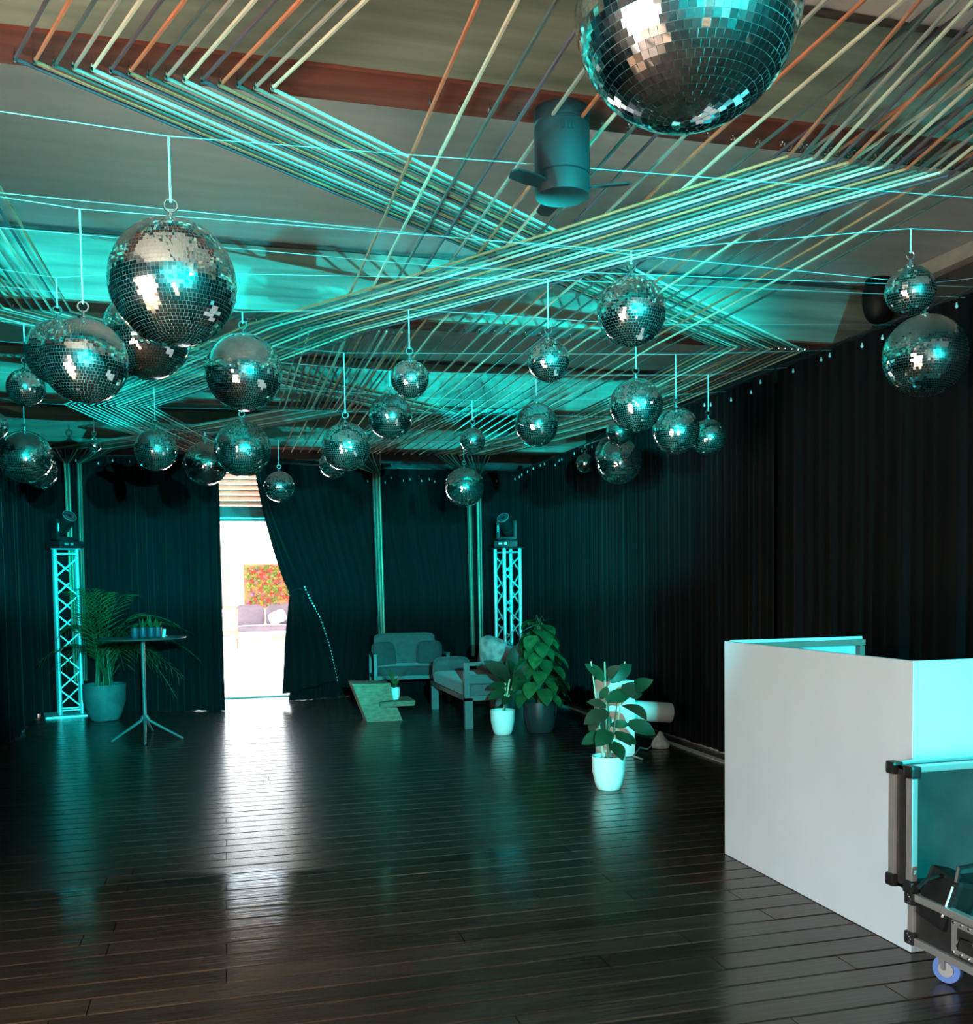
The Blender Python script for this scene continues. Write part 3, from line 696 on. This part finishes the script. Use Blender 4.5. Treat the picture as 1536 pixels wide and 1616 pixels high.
moving_head((lt[0], lt[1], hT+.016), math.radians(40), (.9, .0, 0), 'black moving head light on top of the left truss tower')
q = atY(801, 866, 12.55); rt = (q.x, 12.55, 0); hT = q.z
truss(rt, math.radians(14), hT, 'aluminium truss tower behind the sofa', (.6, .6))
moving_head((rt[0], rt[1], hT+.016), math.radians(-25), (.8, -.35, 0), 'black moving head light on top of the truss behind the sofa')
# footplate at the left edge
q = atZ(20, 1160, 0); tag(MB().bbox((q.x, q.y, .02), (.16, .40, .03), .004).build('foot_plate', 'truss_alu'), 'metal foot plate on the floor at the left edge', 'foot plate')

for LAMP, lb_ in zip(LAMPS, ('black stage light with barn doors behind the viewer, on the right', 'black stage light with barn doors behind the viewer, on the left', 'black stage light with barn doors behind the viewer, in the middle')):
    t = thing('added_flag_light', lb_, 'stage light', LAMP, 0, 'stage lights behind the viewer')  # unseen fixture added so its flags cut the cyan beams
    MB().lathe([(0, -.02), (.09, -.02), (.10, -.06), (.10, -.30), (.06, -.34), (0, -.34)], 24).build('housing', 'black_metal', t, True).rotation_euler = (-PI/2, 0, 0)
    MB().box((0, .5, .087+.17), (1.2, .006, .34)).build('beam_flag', 'black_metal', t)
    MB().box((0, .5, -.03-.17), (1.2, .006, .34)).build('beam_flag', 'black_metal', t)
    for x in (-.59, .59): MB().box((x, .22, .0), (.02, .56, .02)).box((x, .5, 0), (.02, .01, .6)).build('beam_flag_arm', 'black_metal', t)
    MB().box((0, -.1, .0), (1.2, .02, .02)).build('cross_bar', 'black_metal', t)
    MB().tube([(0, -.2, -.1), (0, -.2, -2.1)], .025, 10).build('stand', 'black_metal', t, True)
# ------------------------------------------------------------------ plants
def leaf_pts(base, tip, width, normal, droop=.12, n=6, heart=False, fold=.15):
    base = Vector(base); tip = Vector(tip); ax = tip-base; L = ax.length; ax.normalize(); nn = Vector(normal); nn = (nn-ax*nn.dot(ax)).normalized(); sd_ = ax.cross(nn)
    rows = []
    for i in range(n+1):
        t = i/n
        wv = (math.sin(PI*min(1, t*.92+.08))**.75) if not heart else (1.15*(math.sin(PI*(t*.70+.30))**.8) if t > .02 else .55)
        if t >= .999: wv = .02
        c = base+ax*(L*t)-nn*(-droop*L*math.sin(PI*t*.9)) ; w2 = width/2*wv
        rows.append([c-sd_*w2+nn*fold*w2, c, c+sd_*w2+nn*fold*w2])
    return rows
def leaf(parent, base, tip, width, normal, m, **k):
    o = MB().grid(leaf_pts(base, tip, width, normal, **k)).build('leaf', m, parent, True, fix=False); return o
def pot(parent, prof, m, soil_z, soil_r, n=28):
    MB().lathe(prof, n).build('pot', m, parent, True); MB().lathe([(soil_r, soil_z), (soil_r*.5, soil_z+.008), (0, soil_z+.01)], 16).build('soil', 'soil', parent, True)
def cup(R, h, rb, t=.012):
    return [(0, .004), (rb*.9, 0), (rb, .006), (rb+(R-rb)*.45, h*.2), (R*.97, h*.55), (R, h), (R-t, h), (R-t, h*.85), (0, h*.84)]
def px_leaf(root, Y, b, t, wd, m, offs=(0, 0), **k):
    B = atY(*b, Y+offs[0])-root.location; T = atY(*t, Y+offs[1])-root.location
    nrm = Vector((random.uniform(-.3, .3), -1, random.uniform(.2, .9)))
    return leaf(root, B, T, wd*(T-B).length, nrm, m, **k)
# rubber plant in white pot
q = atZ(971, 1250, 0); Y4 = q.y+.12
rp = thing('potted_plant', 'rubber plant with canes in a white pot, nearest the viewer', 'plant', (q.x, Y4, 0), 0, 'potted plants'); pot(rp, cup(.123, .245, .085), 'white_pot', .215, .108)
def c4(x, y): return (840+x/5.21, 950+y/5.21)
L4 = [((590, 650), (430, 512), 0), ((600, 640), (735, 525), 1), ((640, 655), (818, 515), 0), ((835, 705), (1003, 640), 0), ((735, 700), (900, 760), 1), ((610, 810), (810, 760), 0), ((610, 860), (448, 825), 1), ((750, 850), (940, 985), 1),
      ((620, 900), (425, 1010), 1), ((650, 1010), (800, 1010), 0), ((790, 990), (1015, 1095), 0), ((640, 1060), (520, 1195), 0), ((680, 1070), (815, 1190), 0), ((655, 1150), (745, 1310), 0), ((600, 1080), (405, 1175), 0), ((620, 700), (560, 800), 0), ((640, 940), (560, 1090), 1), ((700, 1100), (860, 1180), 0), ((560, 930), (470, 1060), 1)]
for i, (b, t_, br) in enumerate(L4):
    px_leaf(rp, Y4, c4(*b), c4(*t_), .52, 'leaf_brown' if br else 'leaf_rubber', (random.uniform(-.04, .06), random.uniform(-.16, .08)), droop=random.uniform(.05, .16))
zs = .21
for (x0, x1, y1) in ((650, 615, 690), (660, 700, 800), (620, 590, 900)):
    a = Vector((0, 0, zs)); b = atY(*c4(x1, y1), Y4)-rp.location; MB().tube([a, a.lerp(b, .5)+Vector((.01, 0, 0)), b], [.009, .008, .005], 6).build('stem', 'stem_brown', rp, True)
for x1, y1, dx in ((485, 488, -.03), (597, 490, 0), (762, 488, .05)):
    b = atY(*c4(x1, y1), Y4+.03)-rp.location; MB().tube([(dx, .02, zs), b], .0055, 6).build('support_cane', 'cane', rp, True)
# peace-lily like plant in white pot before the sofa
q = atZ(799, 1161, 0); Y2 = q.y+.12
pp = thing('potted_plant', 'leafy plant in a white pot beside the sofa arm', 'plant', (q.x, Y2, 0), 0, 'potted plants'); pot(pp, cup(.123, .245, .085), 'white_pot', .215, .108)
def c7(x, y): return (540+x/5.12, 980+y/5.12)
for b, t_, br in [((1350, 480), (1135, 322), 1), ((1340, 440), (1385, 195), 1), ((1330, 520), (1175, 545), 0), ((1400, 480), (1560, 430), 0), ((1390, 450), (1540, 290), 0), ((1380, 530), (1560, 540), 0), ((1300, 600), (1235, 700), 1), ((1350, 560), (1415, 670), 0), ((1370, 430), (1345, 310), 0), ((1340, 500), (1200, 420), 0), ((1320, 560), (1180, 640), 0), ((1380, 500), (1500, 360), 0), ((1390, 560), (1520, 640), 0), ((1330, 450), (1270, 330), 1), ((1360, 600), (1300, 690), 0)]:
    px_leaf(pp, Y2, c7(*b), c7(*t_), .42, 'leaf_brown' if br else 'leaf_rubber', (random.uniform(-.03, .05), random.uniform(-.12, .08)), droop=.12)
for x1, y1 in ((1320, 500), (1355, 470), (1380, 520)):
    MB().tube([(random.uniform(-.03, .03), 0, .21), atY(*c7(x1, y1), Y2)-pp.location], .009, 6).build('stem', 'cane', pp, True)
# pothos on a moss pole
q = atZ(861, 1159, 0); Y3 = q.y+.17
po = thing('potted_plant', 'tall pothos with heart-shaped leaves in a black pot', 'plant', (q.x, Y3, 0), 0, 'potted plants')
pot(po, cup(.172, .315, .125), 'black_pot', .28, .15)
MB().tube([(0, 0, .25), (.01, .01, 1.08)], .028, 8).build('moss_pole', 'stem_brown', po, True)
for i in range(62):
    f = i/62; z = .36+f*.84; a = i*2.39996+.4; 
    reach = (.30-.10*f) if f < .55 else (.22 if f < .75 else .20); reach *= random.uniform(.75, 1.15)
    d = Vector((math.cos(a), math.sin(a), 0)); b = Vector((0, 0, z))+d*.10; L = random.uniform(.13, .20)
    L *= 1.12
    if f > .8:
        b = Vector((0, 0, z-.05))+d*random.uniform(.03, .10); tp_ = b+d*L*.8+Vector((0, 0, -L*random.uniform(.1, .6)))
    else:
        b += d*(reach-.2); tp_ = b+d*(L*.7)+Vector((0, 0, -L*.8))
    leaf(po, b, tp_, L*.72, d+Vector((0, 0, .9)), 'leaf_pothos', heart=True, droop=.1, n=5)
    MB().tube([(0, 0, z-.06), b.lerp(Vector((0, 0, z)), .4)+Vector((0, 0, .03)), b], .0035, 4).build('leaf_stalk', 'stem_green', po, True)
# palm
q = atZ(163, 1140, 0); Y1 = q.y+.2
pa = thing('potted_palm', 'areca palm in a large grey pot beside the left truss', 'plant', (q.x, Y1, 0), 0, 'potted plants')
pot(pa, cup(.24, .42, .15, .02), 'grey_pot', .37, .21)
def frond(az, el, L, droop, ll=.36, n=22, base=(0, 0, .38)):
    d = Vector((math.cos(az), math.sin(az), 0)); s = MB(); P = []
    for i in range(n+1):
        t = i/n; hgt = L*t*math.sin(el)-droop*L*t*t*t; P.append(Vector(base)+d*(L*(.12*t+.88*t*t)*math.cos(el))+Vector((0, 0, hgt)))
    fr = MB().tube(P, [.009*(1-.75*i/n) for i in range(n+1)], 5).build('frond', 'stem_green', pa, True)
    sd_ = Vector((-d.y, d.x, 0))
    for i in range(int(n*.36), n+1):
        t = i/n; tan = (P[min(i+1, n)]-P[i-1]).normalized(); l_ = ll*(1-.55*abs(t-.6)/.4*.8)
        for sg in (-1, 1):
            for j in (0,):
                b = P[i-1].lerp(P[i], j); o_ = (tan*.75+sd_*sg*.8+Vector((0, 0, .12))).normalized(); e = b+o_*l_+Vector((0, 0, -.28*l_)); mdl = b.lerp(e, .45)+Vector((0, 0, .07*l_)); wv = tan*.0085
                s.add([b, mdl-wv, mdl+wv, e], [(0, 1, 2), (1, 3, 2)])
    s.build('leaflets', 'leaf_palm', fr, False, fix=False)
for az, el, L, dr in ((0.0, 1.15, 1.35, .62), (.35, 1.2, 1.3, .45), (-.5, 1.1, 1.25, .75), (1.5, 1.35, 1.3, .3), (2.7, 1.2, 1.15, .5), (3.3, 1.25, 1.2, .55), (3.9, 1.1, 1.05, .7), (4.6, 1.3, 1.2, .4), (5.2, 1.15, 1.2, .75), (.9, 1.3, 1.45, .38), (2.1, 1.35, 1.4, .32), (5.8, 1.2, 1.3, .8), (4.2, 1.38, 1.3, .3), (-.15, 1.02, 1.25, .95), (.12, .93, 1.42, .66), (-.38, .88, 1.25, .72), (.45, .98, 1.42, .5), (3.05, .98, 1.05, .6), (-.05, 1.05, 1.5, .5)):
    frond(az, el, L*1.24, dr, base=(random.uniform(-.08, .08), random.uniform(-.08, .08), .38))
for k in range(8):
    a = k*.8; MB().tube([(.09*math.cos(a), .09*math.sin(a), .38), (.06*math.cos(a), .06*math.sin(a), .75), (.10*math.cos(a), .10*math.sin(a), 1.0)], [.013, .010, .006], 6).build('stem', 'stem_green', pa, True)

# ------------------------------------------------------------------ high table with small pots
q = atZ(230, 1167, 0); tz = atY(232, 1006, q.y).z
ht = thing('bar_table', 'round grey bar table on thin splayed legs', 'table', (q.x, q.y, 0))
MB().lathe([(0, tz-.03), (.06, tz-.03), (.38, tz-.018), (.415, tz-.012), (.42, tz-.006), (.415, tz), (0, tz)], 48).build('table_top', 'table_grey', ht, True)
MB().tube([(0, 0, .16), (0, 0, tz-.02)], .019, 12).build('pole', 'table_grey', ht, True)
for px_, py_ in ((176, 1172), (229, 1176), (289, 1167), (241, 1155)):
    e = atZ(px_, py_, 0)-ht.location; e.z = .012
    MB().tube([(e.x*.05, e.y*.05, .24), (e.x*.12, e.y*.12, .19), e], [.016, .016, .011], 8).build('leg', 'table_grey', ht, True)
for i, (px_, dy) in enumerate(((213, -.05), (226, .03), (239, -.02), (249, .06))):
    p = atY(px_, 1003, q.y+dy); s_ = thing('potted_succulent', f'small potted plant on the bar table, {ORD[i]} from the left', 'plant', (p.x, q.y+dy, tz), 0, 'small pots on the bar table')
    pot(s_, cup(.042, .10, .034, .005), 'tin_blue', .088, .036, 16)
    for k in range(9):
        a = k*2.4; d = Vector((math.cos(a), math.sin(a), 0)); hh = (.05, .11, .13, .09)[i]; leaf(s_, (0, 0, .09), Vector((0, 0, .095+hh*random.uniform(.4, 1)))+d*.05*random.uniform(.6, 1.2), .022, d+Vector((0, 0, 1)), 'leaf_thin', n=3)
p = atY(259, 1000, q.y); MBm = MB().box((0, 0, .04), (.03, .004, .08), (.12, .1, .3)).box((.012, 0, .012), (.04, .03, .004))
o = MBm.build('menu_card', 'paper'); o.location = (p.x, q.y, tz); tag(o, 'small white card standing on the bar table', 'card')

# ------------------------------------------------------------------ lounge
def post(mb, x0, x1, y0, y1, z0, z1): return mb.box(((x0+x1)/2, (y0+y1)/2, (z0+z1)/2), (x1-x0, y1-y0, z1-z0))
qa = atZ(745, 1150, 0); qb = atZ(684, 1120, 0); SX = (qa.x+qb.x)/2-.04; SY0 = qa.y; SY1 = qb.y+.1; SW = .78
t = thing('garden_sofa', 'grey metal-framed garden sofa with cushions, behind the white pot', 'sofa', (SX, SY0, 0)); LY = SY1-SY0
for x in (0, SW-.05):
    for y in (0, LY-.07): post(MB(), x, x+.085 if x == 0 else x+.05, y, y+.06, 0, .32).build('leg', 'sofa_frame', t)
for a in ((0, SW, 0, .05, .29, .34), (0, SW, LY-.05, LY, .29, .34), (0, .05, .05, LY-.05, .29, .34), (SW-.05, SW, .05, LY-.05, .29, .34)): post(MB(), *a).build('seat_rail', 'sofa_frame', t)
arm = link('armrest', None, t)
post(MB(), 0, .055, 0, .05, .34, .69).build('arm_post', 'sofa_frame', arm); post(MB(), SW-.05, SW, 0, .05, .34, .69).build('arm_post', 'sofa_frame', arm)
post(MB(), .055, SW-.05, 0, .05, .655, .69).build('arm_rail', 'sofa_frame', arm); post(MB(), .055, SW-.05, .01, .035, .47, .56).build('arm_slat', 'sofa_frame', arm)
bk = link('backrest', None, t)
for y in (.0, LY-.05): post(MB(), SW-.05, SW, y+.05*(y == 0), y+.05+.05*(y == 0), .34, .80).build('back_post', 'sofa_frame', bk)
post(MB(), SW-.05, SW, .1, LY-.05, .76, .80).build('back_rail', 'sofa_frame', bk)
MB().cushion((SW/2-.01, LY/2, .40), (SW-.02, LY-.03, .15), p=10, e1=.3).build('seat_cushion', 'cushion_grey', t, True)
for k in range(2): MB().cushion((SW-.13, LY*(.27+.46*k), .62), (.17, LY*.45, .38), (0, .15, 0), p=8, e1=.28).build('back_cushion', 'cushion_grey', t, True)
p = atY(708, 1058, SY1-.12); o = MB().cushion((0, 0, 0), (.46, .15, .28), (.35, 0, 0), p=3).build('throw_pillow', 'cushion_grey', None, True); o.location = (p.x+.03, SY1-.14, p.z+.03); tag(o, 'grey bolster pillow lying at the far end of the sofa', 'pillow', 'loose pillows')
p = atY(783, 1033, SY0+.75); o = MB().cushion((0, 0, 0), (.16, .42, .40), (.2, -.25, .5), p=3).build('throw_pillow', 'cushion_light', None, True); o.location = (p.x-.02, SY0+.75, p.z); tag(o, 'pale patterned pillow leaning on the sofa back', 'pillow', 'loose pillows')
# armchair
q = atY(648, 1085, 12.45); AX = q.x; t = thing('garden_armchair', 'teal-lit wide armchair with metal frame before the back curtain', 'armchair', (AX, 12.30, 0), math.radians(-3)); AW = .98; AD = .72
for sx in (-1, 1):
    x = sx*(AW/2-.02)
    for y in (.02, AD-.02): MB().box((x, y, .31), (.04, .04, .62)).build('leg', 'sofa_frame', t)
    MB().box((x, AD/2, .61), (.045, AD, .03)).build('arm_rail', 'sofa_frame', t)
    MB().box((x, AD/2, .32), (.035, AD-.06, .04)).build('side_rail', 'sofa_frame', t)
MB().box((0, .02, .32), (AW-.06, .04, .05)).build('front_rail', 'sofa_frame', t); MB().box((0, AD-.02, .32), (AW-.06, .04, .05)).build('rear_rail', 'sofa_frame', t)
MB().cushion((0, AD/2-.02, .40), (AW-.10, AD-.04, .14), p=9, e1=.3).build('seat_cushion', 'cushion_dark', t, True)
MB().cushion((-.02, AD-.13, .64), (AW-.16, .16, .44), (-.18, 0, 0), p=9, e1=.22).build('back_cushion', 'cushion_grey', t, True)
o = MB().cushion((0, 0, 0), (.34, .14, .34), (-.3, 0, .35), p=3).build('throw_pillow', 'cushion_dark', None, True); o.location = (AX-.30, 12.30+.36, .60); tag(o, 'dark pillow in the left corner of the armchair', 'pillow', 'loose pillows')
o = MB().cushion((0, 0, 0), (.34, .14, .34), (-.3, 0, -.35), p=3).build('throw_pillow', 'cushion_dark', None, True); o.location = (AX+.30, 12.30+.36, .60); tag(o, 'dark pillow in the right corner of the armchair', 'pillow', 'loose pillows')
# OSB side table
ZY = 10.66; root = atY(605, 1140, ZY); zt = thing('side_table', 'angular chipboard side table on the floor by the lounge', 'table', (root.x, ZY, 0))
def zp(x, y): p = atY(*c7(x, y), ZY)-zt.location; return (p.x, max(0, p.z))
MB().prism([zp(80, 507), zp(392, 505), zp(414, 636), zp(300, 655), zp(305, 695), zp(446, 700), zp(490, 818), zp(205, 822)], 0, .34).build('body', 'osb', zt)
MB().prism([zp(302, 656), zp(588, 640), zp(583, 680), zp(306, 694)], -.03, .42).build('shelf', 'osb', zt)
p = zp(445, 628); sp_ = thing('potted_plant', 'small trailing plant in a white pot on the chipboard table', 'plant', (zt.location.x+p[0], ZY+.18, zp(440, 648)[1]), 0, 'potted plants')
pot(sp_, cup(.064, .135, .05, .006), 'white_pot', .118, .055, 20)
for k in range(16):
    a = k*2.4; d = Vector((math.cos(a), math.sin(a)*.7, 0)); L = random.uniform(.16, .30); b = Vector((0, 0, .12)); e = b+d*L*.8+Vector((0, 0, L*random.uniform(.3, 1.0)))
    leaf(sp_, b, e, .035, d*-.4+Vector((0, 0, 1)), 'leaf_thin', n=6, droop=.18)

# ------------------------------------------------------------------ white column with tube, cable box
q = atZ(980, 1195, 0); CY = q.y+.13
t = thing('white_column', 'white square column with a horizontal tube, behind the rubber plant', 'column', (q.x, CY, 0))
cz = atY(980, 1075, CY-.13).z
MB().bbox((0, 0, cz/2), (.265, .26, cz), .012).build('column_body', 'white_pot', t, True)
a = atY(1003, 1121, CY)-t.location; b = atY(1060, 1125, CY-.05)-t.location
d = (b-a).normalized(); tb = MB().tube([a-d*.05, a, b-d*.012, b], [.088, .088, .088, .08], 24).build('tube', 'white_pot', t, True)
q = atZ(1052, 1180, 0); t = thing('junction_box', 'clear plastic bag with plug on the floor by the curtain', 'plug', (q.x-.06, q.y, 0))
MB().lathe([(0, 0), (.075, .005), (.085, .03), (.07, .07), (.035, .11), (.015, .15), (0, .155)], 10).build('bag', 'plastic_clear', t)
pts = [atZ(1045, 1168, .06), atZ(1036, 1172, .02), atZ(1022, 1182, .02), atZ(1010, 1180, .02), atZ(1000, 1193, .02), atZ(1014, 1198, .01)]
tag(MB().tube(pts, .008, 6).build('power_cable', 'strip', None, True), 'pale cable running from the white column to the plastic bag', 'cable')

# ------------------------------------------------------------------ garden outside
gp = MB().box((0, 45, -.05), (90, 62.5, .04)).box((40, 5, -.05), (71.5, 22, .04)).box((-40, 5, -.05), (75.6, 22, .04)).box((0, -26, -.05), (90, 45, .04))
struct('ground', 'pale sunlit paving outside', 'ground', mb=gp, m='paving')
def garden(px, py, Y): p = atY(px, py, Y); return p
GY = 26.0
s0 = garden(372, 1016, GY); s1 = garden(470, 1016, GY); SWd = s1.x-s0.x
t = thing('outdoor_sofa', 'lavender outdoor sofa seen through the doorway', 'sofa', ((s0.x+s1.x)/2, GY, 0))
zs_ = .42
MB().bbox((0, .4, .30), (SWd, .9, .12), .02).build('sofa_frame', 'garden_white', t)
for x in (-SWd/2+.06, 0, SWd/2-.06):
    MB().box((x, 0, .13), (.08, .08, .26)).build('leg', 'garden_white', t)
MB().cushion((0, .38, zs_), (SWd-.02, .85, .2), p=7).build('seat_cushion', 'lavender', t, True)
for k in (-1, 1): MB().cushion((k*SWd/4, .74, .74), (SWd/2-.02, .24, .62), (-.15, 0, 0), p=7).build('back_cushion', 'lavender', t, True)
o = MB().cushion((0, 0, 0), (.46, .16, .34), (-.2, -.4, .0), p=4).build('throw_pillow', 'garden_white', None, True); p = garden(438, 974, GY+.3); o.location = p; tag(o, 'white pillow on the lavender sofa outside', 'pillow')
TY = 24.2; p0 = garden(362, 1003, TY); p1_ = garden(428, 1003, TY)
t = thing('coffee_table', 'low white coffee table outside before the lavender sofa', 'table', ((p0.x+p1_.x)/2, TY, 0)); TW = p1_.x-p0.x
MB().bbox((0, 0, p0.z-.03), (TW, .6, .05), .01).build('table_top', 'garden_white', t)
for x in (-TW/2+.05, TW/2-.05):
    for y in (-.25, .25): MB().box((x, y, (p0.z-.05)/2), (.06, .06, p0.z-.05)).build('leg', 'garden_white', t)
CYo = 24.8; p = garden(358, 1005, CYo); t = thing('wicker_chair', 'dark wicker chair outside at the doorway edge', 'chair', (p.x, CYo, 0))
MB().cushion((0, 0, .38), (.6, .6, .14)).build('seat', 'wicker', t, True)
for k in range(6): MB().tube([(-.25+.1*k, .27, .4), (-.27+.108*k, .33, .95)], .02, 6).build('back_spindle', 'wicker', t, True)
MB().tube([(-.3, .27, .95), (0, .36, 1.02), (.3, .27, .95)], .03, 6).build('back_hoop', 'wicker', t, True)
for x in (-.25, .25):
    for y in (-.25, .25): MB().tube([(x, y, 0), (x, y, .36)], .025, 6).build('leg', 'wicker', t, True)
WY = 28.5; a = garden(386, 955, WY); b = garden(475, 890, WY)
t = thing('flower_wall', 'wall of red and yellow flowers outside above the sofa', 'flowers', ((a.x+b.x)/2, WY, 0)); FW = b.x-a.x; fz0 = a.z-.1; fz1 = b.z
MB().box((0, .06, (fz0+fz1)/2), (FW, .1, fz1-fz0)).build('backing', 'flower_back', t)
MB().box((0, .06, fz0/2), (FW, .12, fz0)).build('plinth', 'slat_wood', t)
for m_, cnt, rr in (('petal_red', 40, .09), ('petal_yellow', 70, .045), ('petal_pink', 26, .07), ('petal_green', 130, .06), ('petal_violet', 8, .08)):
    s = MB()
    for k in range(cnt):
        x = random.uniform(-FW/2+.08, FW/2-.08); z = random.uniform(fz0+.06, fz1-.06); r_ = rr*random.uniform(.6, 1.2)
        s.add([(x+r_*math.cos(a_*PI/3)*(1 if a_ % 2 else .7), -.02-random.uniform(0, .05), z+r_*math.sin(a_*PI/3)*(1 if a_ % 2 else .7)) for a_ in range(6)]+[(x, -.10, z)], [(i, (i+1) % 6, 6) for i in range(6)])
    tag(s.build('blossoms', m_, t), kind='stuff')
t = thing('unseen_shade_roof', 'unseen flat dark roof added to shade the outdoor sofa', 'unseen_shade_roof', (3.0, 25.5, 0))  # unseen roof added to keep the sofa and flowers in shade
MB().box((0, 0, 3.6), (14, 9, .1)).build('roof_board', 'frame_dark', t)
for x in (-6.8, 6.8):
    for y in (-4.3, 4.3): MB().box((x, y, 1.78), (.12, .12, 3.56)).build('post', 'frame_dark', t)
